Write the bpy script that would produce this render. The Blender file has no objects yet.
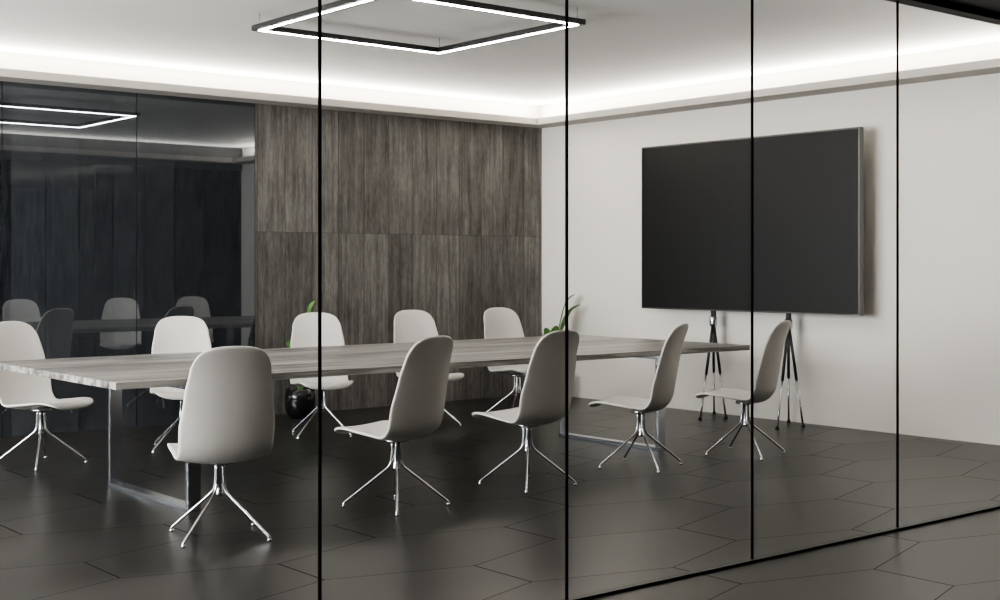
import bpy, bmesh, math, random
from mathutils import Vector, Matrix
random.seed(4)
scene = bpy.context.scene
COL = scene.collection
try:
    scene.view_settings.view_transform = 'AgX'
    scene.view_settings.look = 'AgX - Medium High Contrast'
    scene.view_settings.exposure = 1.5
except Exception: pass

# ---------------------------------------------------------------- materials
class NT:
    def __init__(s, name):
        s.m = bpy.data.materials.new(name); s.m.use_nodes = True
        s.t = s.m.node_tree; s.t.nodes.clear()
        s.out = s.t.nodes.new('ShaderNodeOutputMaterial')
    def n(s, typ, **kw):
        nd = s.t.nodes.new(typ)
        for k, v in kw.items(): setattr(nd, k, v)
        return nd
    def put(s, sock, v):
        if isinstance(v, bpy.types.NodeSocket): s.t.links.new(v, sock)
        elif v is not None: sock.default_value = v
    def math(s, op, a, b=None, c=None):
        nd = s.n('ShaderNodeMath', operation=op)
        s.put(nd.inputs[0], a)
        if b is not None: s.put(nd.inputs[1], b)
        if c is not None: s.put(nd.inputs[2], c)
        return nd.outputs[0]
    def comb(s, x, y, z):
        nd = s.n('ShaderNodeCombineXYZ')
        for i, v in enumerate((x, y, z)): s.put(nd.inputs[i], v)
        return nd.outputs[0]
    def pos(s):
        g = s.n('ShaderNodeNewGeometry'); sp = s.n('ShaderNodeSeparateXYZ')
        s.t.links.new(g.outputs['Position'], sp.inputs[0]); return sp.outputs
    def obj(s):
        g = s.n('ShaderNodeTexCoord'); sp = s.n('ShaderNodeSeparateXYZ')
        s.t.links.new(g.outputs['Object'], sp.inputs[0]); return sp.outputs
    def noise(s, vec, scale=1, detail=4, rough=.5):
        nd = s.n('ShaderNodeTexNoise'); s.put(nd.inputs['Vector'], vec)
        nd.inputs['Scale'].default_value = scale; nd.inputs['Detail'].default_value = detail
        nd.inputs['Roughness'].default_value = rough
        return nd.outputs['Fac']
    def white(s, vec):
        nd = s.n('ShaderNodeTexWhiteNoise'); s.put(nd.inputs['Vector'], vec); return nd.outputs['Value']
    def ramp(s, fac, stops):
        nd = s.n('ShaderNodeValToRGB'); s.put(nd.inputs[0], fac)
        el = nd.color_ramp.elements
        while len(el) < len(stops): el.new(.5)
        for e, (p, c) in zip(el, stops): e.position = p; e.color = (*c, 1)
        return nd.outputs[0]
    def mix(s, f, a, b, bt='MIX'):
        nd = s.n('ShaderNodeMix', data_type='RGBA', blend_type=bt)
        s.put(nd.inputs[0], f); s.put(nd.inputs[6], a); s.put(nd.inputs[7], b)
        return nd.outputs[2]
    def bsdf(s, col, rough=.5, metal=0, spec=.5, bump=None, bd=.002, bs=.3):
        b = s.n('ShaderNodeBsdfPrincipled')
        s.put(b.inputs['Base Color'], (*col, 1) if isinstance(col, tuple) else col)
        s.put(b.inputs['Roughness'], rough); s.put(b.inputs['Metallic'], metal)
        s.put(b.inputs['Specular IOR Level'], spec)
        if bump is not None:
            bn = s.n('ShaderNodeBump'); bn.inputs['Strength'].default_value = bs; bn.inputs['Distance'].default_value = bd
            s.put(bn.inputs['Height'], bump); s.t.links.new(bn.outputs[0], b.inputs['Normal'])
        s.t.links.new(b.outputs[0], s.out.inputs[0]); return b

def simple(name, col, rough=.5, metal=0, spec=.5, nscale=30, var=.04, bs=.05):
    t = NT(name); o = t.obj(); v = t.comb(o[0], o[1], o[2])
    n = t.noise(v, nscale, 3)
    c = t.mix(n, (*[max(0, k*(1-var)) for k in col], 1), (*[min(1, k*(1+var)) for k in col], 1))
    t.bsdf(c, rough, metal, spec, bump=n, bs=bs, bd=.0005)
    return t.m

def mat_floor():
    t = NT('hex_floor_tile'); p = t.pos()
    x = t.math('DIVIDE', t.math('ADD', p[0], 40.43), 1.36)
    y = t.math('DIVIDE', t.math('ADD', p[1], 40.3), .70)
    R = 1.7320508
    def cell(px, py):
        a = t.math('SUBTRACT', t.math('FRACT', px), .5)
        b = t.math('SUBTRACT', t.math('MULTIPLY', t.math('FRACT', t.math('DIVIDE', py, R)), R), R/2)
        return a, b
    ax, ay = cell(x, y)
    bx, by = cell(t.math('SUBTRACT', x, .5), t.math('SUBTRACT', y, R/2))
    da = t.math('ADD', t.math('MULTIPLY', ax, ax), t.math('MULTIPLY', ay, ay))
    db = t.math('ADD', t.math('MULTIPLY', bx, bx), t.math('MULTIPLY', by, by))
    sel = t.math('LESS_THAN', da, db)
    inv = t.math('SUBTRACT', 1, sel)
    gx = t.math('ADD', t.math('MULTIPLY', ax, sel), t.math('MULTIPLY', bx, inv))
    gy = t.math('ADD', t.math('MULTIPLY', ay, sel), t.math('MULTIPLY', by, inv))
    hx = t.math('ABSOLUTE', gx); hy = t.math('ABSOLUTE', gy)
    d = t.math('MAXIMUM', hx, t.math('ADD', t.math('MULTIPLY', hx, .5), t.math('MULTIPLY', hy, .8660254)))
    e = t.math('SUBTRACT', .5, d)
    line = t.math('LESS_THAN', e, .0026)
    idv = t.comb(t.math('ROUND', t.math('MULTIPLY', t.math('SUBTRACT', x, gx), 2)),
                 t.math('ROUND', t.math('DIVIDE', t.math('SUBTRACT', y, gy), R/2)), 0)
    w = t.white(idv)
    tile = t.ramp(w, [(.0, (.018, .0168, .0155)), (1, (.0215, .020, .0185))])
    c = t.mix(line, tile, (.004, .004, .004, 1))
    r = t.math('ADD', t.math('MULTIPLY', w, .03), .32)
    r = t.math('ADD', r, t.math('MULTIPLY', line, .3))
    sp = t.math('MULTIPLY', t.math('SUBTRACT', 1, line), .38)
    t.bsdf(c, r, 0, sp)
    return t.m

def mat_wallwood():
    t = NT('grey_wood_panelling'); p = t.pos()
    pw = .291
    xs = t.math('DIVIDE', t.math('SUBTRACT', p[0], 5.94), pw)
    pid = t.math('FLOOR', xs); fr = t.math('FRACT', xs)
    w = t.white(t.comb(pid, t.math('GREATER_THAN', p[2], 1.69), 3.1))
    off = t.math('MULTIPLY', w, 37)
    g1 = t.noise(t.comb(t.math('ADD', t.math('MULTIPLY', p[0], 26), off), t.math('MULTIPLY', p[2], 1.4), off), 1, 7, .62)
    g2 = t.noise(t.comb(t.math('ADD', t.math('MULTIPLY', p[0], 90), off), t.math('MULTIPLY', p[2], 14), off), 1, 4, .6)
    g3 = t.noise(t.comb(t.math('MULTIPLY', p[0], 7), t.math('MULTIPLY', p[2], 3), off), 1, 3, .6)
    f = t.math('ADD', t.math('ADD', t.math('MULTIPLY', g1, .6), t.math('MULTIPLY', g2, .34)), t.math('MULTIPLY', w, .12))
    f = t.math('ADD', f, t.math('MULTIPLY', t.math('SUBTRACT', g3, .5), .28))
    c = t.ramp(f, [(.36, (.050, .0465, .043)), (.55, (.122, .115, .1075)), (.78, (.25, .238, .225))])
    s3 = t.math('MULTIPLY', t.math('LESS_THAN', t.math('ABSOLUTE', t.math('SUBTRACT', p[2], 1.69)), .002), .6)
    s2 = t.math('MULTIPLY', t.math('LESS_THAN', fr, .018), .85)
    seam = t.math('MAXIMUM', s2, s3)
    c2 = t.mix(seam, c, (.012, .010, .009, 1))
    t.bsdf(c2, .5, 0, .35, bump=f, bs=.25, bd=.002)
    return t.m

def mat_tablewood():
    t = NT('pale_wood_veneer'); p = t.pos()
    ys = t.math('DIVIDE', p[1], .17); pid = t.math('FLOOR', ys)
    w = t.white(t.comb(pid, 2.2, 1.1)); off = t.math('MULTIPLY', w, 31)
    g = t.noise(t.comb(t.math('MULTIPLY', p[0], 1.1), t.math('ADD', t.math('MULTIPLY', p[1], 18), off), t.math('MULTIPLY', p[2], 20)), 1, 7, .62)
    f = t.math('ADD', t.math('MULTIPLY', g, .95), t.math('MULTIPLY', w, .12))
    c = t.ramp(f, [(.40, (.045, .043, .040)), (.50, (.145, .138, .130)), (.64, (.35, .338, .322))])
    t.bsdf(c, .36, 0, .45, bump=g, bs=.12, bd=.001)
    return t.m

def mat_darkglass():
    t = NT('smoked_mirror_glass'); p = t.pos()
    xs = t.math('DIVIDE', p[0], .285); w = t.white(t.comb(t.math('FLOOR', xs), 1.7, .3))
    off = t.math('MULTIPLY', w, 23)
    g = t.noise(t.comb(t.math('ADD', t.math('MULTIPLY', p[0], 60), off), t.math('MULTIPLY', p[2], 4), off), 1, 6, .65)
    f = t.math('ADD', t.math('MULTIPLY', g, .8), t.math('MULTIPLY', w, .18))
    c = t.ramp(f, [(.32, (.010, .0115, .014)), (.68, (.046, .050, .056))])  # streaks and plank lines: corridor wall's reflection painted into the diffuse colour
    c = t.mix(t.math('LESS_THAN', t.math('FRACT', xs), .02), c, (.006, .007, .008, 1))
    d = t.n('ShaderNodeBsdfDiffuse'); t.put(d.inputs[0], c)
    gl = t.n('ShaderNodeBsdfGlossy'); gl.inputs[0].default_value = (.90, .95, 1, 1); gl.inputs['Roughness'].default_value = .015
    mx = t.n('ShaderNodeMixShader'); mx.inputs[0].default_value = .15
    t.t.links.new(d.outputs[0], mx.inputs[1]); t.t.links.new(gl.outputs[0], mx.inputs[2])
    t.t.links.new(mx.outputs[0], t.out.inputs[0]); return t.m

def mat_clearglass():
    t = NT('clear_partition_glass')
    tr = t.n('ShaderNodeBsdfTransparent'); tr.inputs[0].default_value = (.97, .975, .975, 1)
    gl = t.n('ShaderNodeBsdfGlossy'); gl.inputs['Roughness'].default_value = .0
    lw = t.n('ShaderNodeLayerWeight'); lw.inputs[0].default_value = .5
    f = t.math('ADD', t.math('MULTIPLY', t.math('POWER', lw.outputs['Facing'], 5), .5), .02)
    mx = t.n('ShaderNodeMixShader')
    t.t.links.new(f, mx.inputs[0])
    t.t.links.new(tr.outputs[0], mx.inputs[1]); t.t.links.new(gl.outputs[0], mx.inputs[2])
    t.t.links.new(mx.outputs[0], t.out.inputs[0]); return t.m

def mat_emit(name, col, s):
    t = NT(name); e = t.n('ShaderNodeEmission'); e.inputs[0].default_value = (*col, 1); e.inputs[1].default_value = s
    t.t.links.new(e.outputs[0], t.out.inputs[0]); return t.m

def mat_leaf():
    t = NT('green_leaf'); o = t.obj(); n = t.noise(t.comb(o[0], o[1], o[2]), 14, 3)
    c = t.ramp(n, [(.3, (.04, .13, .03)), (.7, (.16, .33, .08))])
    t.bsdf(c, .4); return t.m

M_floor = mat_floor(); M_wood = mat_wallwood(); M_table = mat_tablewood()
M_dglass = mat_darkglass(); M_glass = mat_clearglass()
M_white = simple('warm_white_plaster', (.84, .81, .765), .75, nscale=5, var=.015)
M_ceil = simple('white_ceiling_paint', (.70, .69, .675), .85, nscale=5, var=.01)
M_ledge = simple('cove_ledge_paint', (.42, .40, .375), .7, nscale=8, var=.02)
M_darkwall = simple('dark_corridor_wall', (.018, .020, .024), .6, nscale=3, var=.2)
M_darkceil = simple('dark_grey_soffit', (.10, .10, .10), .7)
M_black = simple('black_anodised_metal', (.008, .008, .008), .4)
M_seal = simple('matte_black_glass_seal', (.004, .004, .004), .95, spec=.05)
M_shell = simple('off_white_moulded_shell', (.60, .58, .55), .45, nscale=60, var=.015)
M_chrome = simple('polished_chrome', (.72, .73, .75), .13, 1, nscale=20, var=.02, bs=0)
M_steel = simple('brushed_steel', (.50, .52, .55), .25, 1, nscale=50, var=.05)
M_screen = simple('matte_black_screen', (.012, .012, .0125), .40, spec=.3, nscale=5, var=.03, bs=0)
M_bezel = simple('satin_grey_bezel', (.14, .135, .13), .35, .8)
M_gun = simple('gunmetal', (.05, .05, .055), .35, .6)
M_pot = simple('glossy_black_ceramic', (.010, .010, .011), .12)
M_soil = simple('potting_soil', (.03, .02, .015), .95, nscale=80, var=.4, bs=.8)
M_leaf = mat_leaf()
M_led = mat_emit('led_diffuser', (1, .97, .93), 40)
M_cable = simple('steel_cable', (.3, .3, .3), .4, .8)

# ---------------------------------------------------------------- geometry helpers
def mesh_obj(name, bm, mat, parent=None, smooth=False, loc=(0, 0, 0)):
    me = bpy.data.meshes.new(name); bmesh.ops.recalc_face_normals(bm, faces=bm.faces[:])
    bm.to_mesh(me); bm.free()
    if smooth:
        for f in me.polygons: f.use_smooth = True
    ob = bpy.data.objects.new(name, me); me.materials.append(mat); COL.objects.link(ob)
    ob.location = loc
    if parent: ob.parent = parent
    return ob
def add_box(bm, lo, hi, bev=0, seg=2):
    r = bmesh.ops.create_cube(bm, size=1)
    vs = r['verts']
    for v in vs:
        v.co = Vector([(lo[i]+hi[i])/2 + v.co[i]*(hi[i]-lo[i]) for i in range(3)])
    if bev:
        es = list({e for v in vs for e in v.link_edges})
        bmesh.ops.bevel(bm, geom=es, offset=bev, segments=seg, affect='EDGES', profile=.5)
def box(name, lo, hi, mat, parent=None, bev=0, **kw):
    bm = bmesh.new(); add_box(bm, lo, hi, bev); return mesh_obj(name, bm, mat, parent, **kw)
def add_tube(bm, pts, r, n=10, cap=True):
    pts = [Vector(p) for p in pts]; rings = []
    rs = r if isinstance(r, (list, tuple)) else [r]*len(pts)
    up = None
    for i, p in enumerate(pts):
        a = pts[max(i-1, 0)]; b = pts[min(i+1, len(pts)-1)]
        d = (b-a).normalized()
        if up is None:
            up = Vector((0, 0, 1)) if abs(d.z) < .9 else Vector((1, 0, 0))
        s = d.cross(up).normalized(); up = s.cross(d).normalized()
        rings.append([bm.verts.new(p + (s*math.cos(2*math.pi*k/n)+up*math.sin(2*math.pi*k/n))*rs[i]) for k in range(n)])
    for A, B in zip(rings, rings[1:]):
        for k in range(n):
            bm.faces.new((A[k], A[(k+1) % n], B[(k+1) % n], B[k]))
    if cap: bm.faces.new(rings[0]); bm.faces.new(rings[-1])
def tube(name, pts, r, mat, parent=None, n=10):
    bm = bmesh.new(); add_tube(bm, pts, r, n); return mesh_obj(name, bm, mat, parent, smooth=True)
def lathe(name, prof, mat, parent=None, n=32, loc=(0, 0, 0)):
    bm = bmesh.new(); rings = []
    for (r, z) in prof:
        rings.append([bm.verts.new((max(r, 1e-4)*math.cos(2*math.pi*k/n), max(r, 1e-4)*math.sin(2*math.pi*k/n), z)) for k in range(n)])
    for A, B in zip(rings, rings[1:]):
        for k in range(n): bm.faces.new((A[k], A[(k+1) % n], B[(k+1) % n], B[k]))
    bm.faces.new(rings[0]); bm.faces.new(rings[-1])
    return mesh_obj(name, bm, mat, parent, smooth=True, loc=loc)
def empty(name, loc, label, cat, group=None, rot=0):
    e = bpy.data.objects.new(name, None); COL.objects.link(e); e.location = loc; e.rotation_euler = (0, 0, rot)
    e.empty_display_size = .1; e['label'] = label; e['category'] = cat
    if group: e['group'] = group
    return e
def struct(o): o['kind'] = 'structure'; return o
def catmull(P, m=8):
    out = []
    for i in range(len(P)-1):
        p0 = P[max(i-1, 0)]; p1 = P[i]; p2 = P[i+1]; p3 = P[min(i+2, len(P)-1)]
        for k in range(m):
            t = k/m
            out.append(tuple(.5*((2*b)+(-a+c)*t+(2*a-5*b+4*c-d)*t*t+(-a+3*b-3*c+d)*t**3) for a, b, c, d in zip(p0, p1, p2, p3)))
    out.append(tuple(P[-1])); return out

# ---------------------------------------------------------------- room constants
XL, XR, YG, YN, ZC = -1.0, 9.40, 4.0, 10.73, 3.10
XP = 5.92
ZL = 2.86   # ledge underside
YS = -2.5; XC0 = -3.0; XC1 = 12.0
struct(box('floor', (XC0, YS, -.1), (XC1, YN+.2, 0), M_floor))
struct(box('wall_east', (XR, YG, 0), (XR+.15, YN, ZC), M_white))
struct(box('wall_north', (XL-.15, YN, 0), (XR+.15, YN+.2, ZC), M_white))
struct(box('ceiling', (XL-.15, YG-.05, ZC), (XR+.15, YN+.2, ZC+.1), M_ceil))
# west wall with a window opening
bm = bmesh.new(); wy0, wy1, wz0, wz1 = 5.0, 10.0, .5, 2.7
add_box(bm, (XL-.15, YG, 0), (XL, YN, wz0)); add_box(bm, (XL-.15, YG, wz1), (XL, YN, ZC))
add_box(bm, (XL-.15, YG, wz0), (XL, wy0, wz1)); add_box(bm, (XL-.15, wy1, wz0), (XL, YN, wz1))
struct(mesh_obj('wall_west', bm, M_white))
struct(box('window_1', (XL-.09, wy0, wz0), (XL-.075, wy1, wz1), M_glass))
# corridor shell
struct(box('wall_south', (XC0, YS-.15, 0), (XC1, YS, ZC), M_darkwall))
struct(box('wall_corridor_west', (XC0-.15, YS, 0), (XC0, YG, ZC), M_darkwall))
struct(box('wall_corridor_east', (XC1, YS, 0), (XC1+.15, YG, ZC), M_darkwall))
struct(box('ceiling_corridor', (XC0, YS, 2.80), (XC1, YG-.06, 2.9), M_darkceil))
struct(box('trim_1', (XL-.15, YG-.06, 2.765), (XR+.15, YG+.03, ZC), M_darkceil))   # header over glass
struct(box('trim_2', (XL, YG-.02, 0), (XR, YG+.02, .012), M_black))               # floor channel
# wood cladding + dark glass panels on north wall
struct(box('trim_3', (XP+.005, YN-.03, 0), (XR, YN, ZL), M_wood))
n = 2
xs = [XP-1.14*i for i in range(7)]
for i in range(6):
    struct(box('window_%d' % n, (xs[i+1]+.004, YN-.03, .0), (xs[i]-.004, YN-.005, ZL), M_dglass)); n += 1
struct(box('trim_4', (xs[-1], YN-.026, 0), (XP+.005, YN-.001, ZL), M_black))
# front glass partition
jx = [XL, .11, 1.29, 2.47, 3.65, 4.82, 5.99, 7.17, 8.34, XR]
for a, b in zip(jx, jx[1:]):
    struct(box('window_%d' % n, (a+.003, YG-.0035, .012), (b-.003, YG+.0035, 2.765), M_glass)); n += 1
t_i = 5
for a in jx[1:-1]:
    struct(box('trim_%d' % t_i, (a-.0048, YG-.0048, .012), (a+.0048, YG+.0048, 2.765), M_seal)); t_i += 1
# cove ledges (L profile)
LW = .30; LT = .02
def ledge(lo, hi, lip):
    global t_i
    bm = bmesh.new(); add_box(bm, (lo[0], lo[1], ZL), (hi[0], hi[1], ZL+LT)); add_box(bm, *lip)
    struct(mesh_obj('trim_%d' % t_i, bm, M_ledge)); t_i += 1
z0, z1, k = ZL, ZL+.065, .015
ledge((XL, YN-LW+k), (XR, YN), ((XL, YN-LW, z0), (XR, YN-LW+k, z1)))
ledge((XL, YG+.03), (XR, YG+LW-k), ((XL, YG+LW-k, z0), (XR, YG+LW, z1)))
ledge((XR-LW+k, YG+LW), (XR, YN-LW), ((XR-LW, YG+LW, z0), (XR-LW+k, YN-LW, z1)))
ledge((XL, YG+LW), (XL+LW-k, YN-LW), ((XL+LW-k, YG+LW, z0), (XL+LW, YN-LW, z1)))

# ---------------------------------------------------------------- lamps
def area(name, loc, d, sx, sy, W, col=(1, 1, 1)):
    l = bpy.data.lights.new(name, 'AREA'); l.shape = 'RECTANGLE'; l.size = sx; l.size_y = sy; l.energy = W; l.color = col
    o = bpy.data.objects.new(name, l); o.location = loc
    z = -Vector(d).normalized(); x = Vector((1, 0, 0)) if abs(z.x) < .1 else Vector((0, 1, 0)); y = z.cross(x)
    o.rotation_euler = Matrix((x, y, z)).transposed().to_euler(); COL.objects.link(o); return o
warm = (1, .94, .85)
WPM = 7.4
cx, cy = (XL+XR)/2, (YG+YN)/2
zl = ZL+.05; o_ = .06; tz = .6
area('cove_lamp', (cx, YN-o_, zl), (0, -1, tz), XR-XL-.3, .04, WPM*10.1, warm)
area('cove_lamp', (cx, YG+o_+.03, zl), (0, 1, tz), XR-XL-.3, .04, WPM*4.5, warm)
area('cove_lamp', (XR-o_, cy, zl), (-1, 0, tz), YN-YG-.5, .04, WPM*6.2, warm)
area('cove_lamp', (XL+o_, cy, zl), (1, 0, tz), YN-YG-.5, .04, WPM*6.2, warm)
area('daylight', (XL-.2, (wy0+wy1)/2, 1.6), (1, 0, 0), 5.0, 2.2, 280, (1, .98, .95))
w = bpy.data.worlds.new('world'); scene.world = w; w.use_nodes = True
w.node_tree.nodes['Background'].inputs[0].default_value = (.8, .88, 1, 1)
w.node_tree.nodes['Background'].inputs[1].default_value = .5

# square pendant
pl = empty('ceiling_light', (5.215, 7.215, 2.985), 'square black-framed LED light hung below white ceiling', 'ceiling light')
def frame_ring(name, half, wd, z0, z1, mat, parent):
    bm = bmesh.new(); h = half; k = wd/2
    o = [(-h-k, -h-k), (h+k, -h-k), (h+k, h+k), (-h-k, h+k)]; i_ = [(-h+k, -h+k), (h-k, -h+k), (h-k, h-k), (-h+k, h-k)]
    V = [[bm.verts.new((x, y, z)) for x, y in L] for z in (z0, z1) for L in (o, i_)]
    for a in range(4):
        b = (a+1) % 4
        bm.faces.new((V[0][a], V[0][b], V[1][b], V[1][a])); bm.faces.new((V[2][a], V[2][b], V[3][b], V[3][a]))
        bm.faces.new((V[0][a], V[0][b], V[2][b], V[2][a])); bm.faces.new((V[1][a], V[1][b], V[3][b], V[3][a]))
    return mesh_obj(name, bm, mat, parent)
frame_ring('housing', .765, .080, .0, .035, M_black, pl)
frame_ring('light_diffuser', .765, .013, -.004, .0, M_led, pl)
for sx in (-1, 1):
    for sy in (-1, 1):
        tube('hanger', [(sx*.765, sy*.765, .035), (sx*.765, sy*.765, .115)], .003, M_cable, pl, 8)

# ---------------------------------------------------------------- table
tb = empty('conference_table', (5.50, 7.75, 0), 'long conference table with pale grey wood top and steel frames', 'table')
TX0, TX1, TY0, TY1 = 2.90, 8.12, 6.76, 8.76
ox, oy = 5.50, 7.75
box('tabletop', (TX0-ox, TY0-oy, .715), (TX1-ox, TY1-oy, .755), M_table, tb, bev=.003)
def uframe(x, y0, y1):
    bm = bmesh.new(); wx = .04; k = .03
    add_box(bm, (x-wx, y0, 0), (x+wx, y1, k), .002)
    add_box(bm, (x-wx, y0, k), (x+wx, y0+k, .685), .002)
    add_box(bm, (x-wx, y1-k, k), (x+wx, y1, .685), .002)
    add_box(bm, (x-wx, y0, .685), (x+wx, y1, .715), .002)
    mesh_obj('leg_frame', bm, M_steel, tb)
uframe(3.38-ox, 6.80-oy, 7.90-oy)
uframe(7.16-ox, 6.80-oy, 7.90-oy)

# ---------------------------------------------------------------- chair
SH = .05
prof = catmull([(.275, .398), (.265, .426), (.195, .441), (.06, .424), (-.05, .404), (-.125, .392), (-.190, .404), (-.237, .465), (-.265, .59), (-.288, .73), (-.320, .87), (-.362, .990)], 8)
prof = [(a+SH, b) for a, b in prof]
S = [0]
for a, b in zip(prof, prof[1:]): S.append(S[-1]+math.dist(a, b))
Lp = S[-1]
def pat(s):
    s = max(0, min(Lp, s))
    for i in range(len(S)-1):
        if s <= S[i+1]:
            t = (s-S[i])/(S[i+1]-S[i]+1e-9)
            y = prof[i][0]*(1-t)+prof[i+1][0]*t; z = prof[i][1]*(1-t)+prof[i+1][1]*t
            dy = prof[i+1][0]-prof[i][0]; dz = prof[i+1][1]-prof[i][1]; l = math.hypot(dy, dz)+1e-9
            return y, z, dy/l, dz/l
    return prof[-1][0], prof[-1][1], 0, 1
def interp(tab, u):
    for (a, va), (b, vb) in zip(tab, tab[1:]):
        if u <= b:
            t = (u-a)/(b-a); t = t*t*(3-2*t); return va*(1-t)+vb*t
    return tab[-1][1]
def shell_mesh():
    bm = bmesh.new(); NU, NV = 44, 20
    wt = [(0, .205), (.2, .230), (.38, .242), (.50, .240), (.60, .243), (.75, .226), (.88, .205), (1, .188)]
    cv = [(0, .006), (.2, .018), (.38, .032), (.48, .048), (.6, .052), (.8, .036), (1, .02)]
    G = []
    for j in range(NV+1):
        v = -1+2*j/NV; v = math.copysign(abs(v)**.9, v)
        av = abs(v)
        e = 1-(max(0, 1-av**2.6))**(1/2.6)
        s0 = .085*e; s1 = Lp-.125*e; row = []
        for i in range(NU+1):
            u = i/NU; s = s0+(s1-s0)*u; un = s/Lp
            y, z, ty, tz_ = pat(s)
            ny, nz = tz_, -ty
            c = interp(cv, un)*(av**2.2)
            row.append(bm.verts.new((v*interp(wt, un), y+ny*c, z+nz*c)))
        G.append(row)
    for j in range(NV):
        for i in range(NU):
            bm.faces.new((G[j][i], G[j+1][i], G[j+1][i+1], G[j][i+1]))
    return bm
GRP = 'moulded shell chairs around the conference table'
def place(x, y, rot):
    return (x+SH*math.sin(rot), y-SH*math.cos(rot), 0)
def make_chair(loc, rot, legrot, label):
    ch = empty('conference_chair', place(loc[0], loc[1], rot), label, 'chair', GRP, rot)
    sh = mesh_obj('seat_shell', shell_mesh(), M_shell, ch, smooth=True)
    m = sh.modifiers.new('s', 'SOLIDIFY'); m.thickness = .016; m.offset = 0
    m = sh.modifiers.new('b', 'SUBSURF'); m.levels = 1; m.render_levels = 1
    lathe('seat_mount', [(.0, .372), (.07, .374), (.075, .382), (.06, .395), (.02, .403)], M_chrome, ch)
    lathe('column', [(.0, .205), (.018, .207), (.022, .22), (.017, .23), (.017, .365), (.03, .373), (.0, .375)], M_chrome, ch, n=20)
    R = .30
    for k in range(4):
        a = legrot+math.pi/2*k+math.pi/4; c, s = math.cos(a), math.sin(a)
        pts = catmull([(.022*c, .022*s, .368), (.026*c, .026*s, .28), (.036*c, .036*s, .238), (.065*c, .065*s, .208), (.17*c, .17*s, .125), ((R-.02)*c, (R-.02)*s, .038), (R*c-.002*c, R*s-.002*s, .020), (R*c, R*s, .006)], 4)
        bm = bmesh.new(); add_tube(bm, pts, .0075, 10)
        add_tube(bm, [(R*c, R*s, .0), (R*c, R*s, .014)], .010, 12)
        mesh_obj('leg', bm, M_chrome, ch, smooth=True)
    return ch
def copy_chair(src, loc, rot, label):
    e = src.copy(); COL.objects.link(e); e.location = place(loc[0], loc[1], rot); e.rotation_euler = (0, 0, rot); e['label'] = label
    for c in src.children:
        k = c.copy(); COL.objects.link(k); k.parent = e
    return e
near = 'off-white shell chair on chrome legs facing the wood wall'
far = 'off-white shell chair on chrome legs backed to wood wall'
base = make_chair((3.185, 6.15, 0), math.radians(-14), math.radians(-4), near)
for x, y, r in ((4.34, 6.27, 15), (5.40, 6.34, 7), (6.485, 6.42, 26), (7.49, 6.34, 21)):
    copy_chair(base, (x, y, 0), math.radians(r), near)
for x, y, r in ((3.38, 9.05, 203), (4.46, 9.15, 157), (5.68, 9.15, 158), (6.76, 9.15, 172), (7.78, 9.15, 176)):
    copy_chair(base, (x, y, 0), math.radians(r), far)

# ---------------------------------------------------------------- screen + stand
sc = empty('presentation_screen', (9.17, 7.72, .966), 'large black flat display with thin grey frame on stand', 'screen')
W2, H = 1.245, 1.555
box('display_panel', (-.006, -W2+.013, .013), (.02, W2-.013, H-.013), M_screen, sc)
bm = bmesh.new()
for lo, hi in (((-.012, -W2, 0), (.045, W2, .013)), ((-.012, -W2, H-.013), (.045, W2, H)), ((-.012, -W2, .013), (.045, -W2+.013, H-.013)), ((-.012, W2-.013, .013), (.045, W2, H-.013))):
    add_box(bm, lo, hi)
mesh_obj('frame', bm, M_bezel, sc)
box('back_cover', (.02, -W2+.013, .013), (.04, W2-.013, H-.013), M_black, sc)
st = empty('screen_stand', (9.22, 7.70, 0), 'gunmetal double tripod stand carrying the large display', 'stand')
for yy in (.42, -.44):
    box('mast', (.0, yy-.018, .86), (.035, yy+.018, 1.9), M_gun, st, bev=.003)
    lathe('tripod_hub', [(.0, -.05), (.03, -.05), (.036, -.03), (.036, .03), (.026, .05), (0, .05)], M_steel, st, 20, loc=(.015, yy, .87))
    for dx, dy in ((-.38, -.18), (-.08, -.22), (.08, .06)):
        f = Vector((.015+dx, yy+dy, 0)); t0 = Vector((.015, yy, .88)); d = (f-t0)
        tube('leg', [t0+d*.0, t0+d*.55], .013, M_gun, st)
        tube('lower_leg', [t0+d*.53, t0+d*.985], .009, M_steel, st)
        lathe('foot', [(0, 0), (.016, 0), (.018, .01), (.010, .03), (0, .03)], M_black, st, 14, loc=(f.x, f.y, 0))

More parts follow.
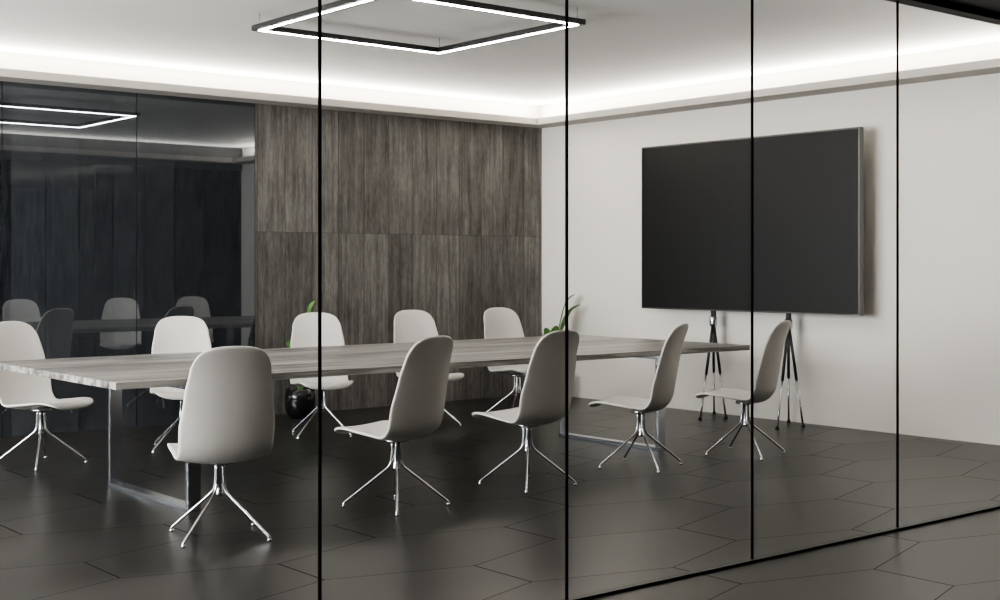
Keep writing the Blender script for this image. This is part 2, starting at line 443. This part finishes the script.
# ---------------------------------------------------------------- plants
def plant(x, y, label, leaves):
    e = empty('potted_plant', (x, y, 0), label, 'plant', 'potted plants by the wall')
    lathe('pot', [(0, 0), (.085, 0), (.115, .03), (.138, .11), (.138, .20), (.125, .265), (.112, .265), (.118, .235), (0, .235)], M_pot, e)
    lathe('soil', [(0, .236), (.112, .236), (.11, .243), (0, .25)], M_soil, e)
    bm = bmesh.new()
    for (az, reach, top, wd) in leaves:
        az = math.radians(az); c, s = math.cos(az), math.sin(az)
        P = [(.015*c, .015*s, .24), (reach*.25*c, reach*.25*s, .24+(top-.24)*.5), (reach*.6*c, reach*.6*s, top-.10), (reach*c, reach*s, top)]
        P = catmull(P, 8)
        add_tube(bm, P[:14], .004, 6)
        prev = None; N = len(P)
        for i in range(8, N):
            t = (i-8)/(N-9); ww = wd*math.sin(math.pi*min(1, .04+t*.95))**.8
            p = Vector(P[i]); sd = Vector((-s, c, 0)); up = Vector((0, 0, .35*ww))
            row = [bm.verts.new(p-sd*ww+up), bm.verts.new(p-sd*ww*.5+up*.3), bm.verts.new(p), bm.verts.new(p+sd*ww*.5+up*.3), bm.verts.new(p+sd*ww+up)]
            if prev:
                for k in range(4): bm.faces.new((prev[k], prev[k+1], row[k+1], row[k]))
            prev = row
    mesh_obj('foliage', bm, M_leaf, e, smooth=True)
plant(6.20, 10.38, 'green leafy plant in glossy black pot by wood wall',
      [(350, .15, 1.06, .05), (140, .12, .72, .035), (190, .16, .70, .04), (250, .14, .74, .04), (310, .22, .80, .04), (170, .16, .65, .04), (75, .12, .8, .03)])
plant(9.10, 10.20, 'green leafy plant in glossy black pot in room corner',
      [(312, .24, 1.08, .06), (330, .22, .92, .05), (250, .12, .76, .05), (200, .13, .74, .05), (150, .12, .70, .04), (295, .32, .98, .06)])

# ---------------------------------------------------------------- camera
cam = bpy.data.cameras.new('camera'); co = bpy.data.objects.new('camera', cam); COL.objects.link(co)
co.location = (0, 0, 1.385)
co.rotation_euler = (math.radians(90), 0, -math.atan2(.636, .772))
cam.sensor_width = 36; cam.lens = 47.45; cam.shift_y = -.035; cam.clip_start = .05
scene.camera = co
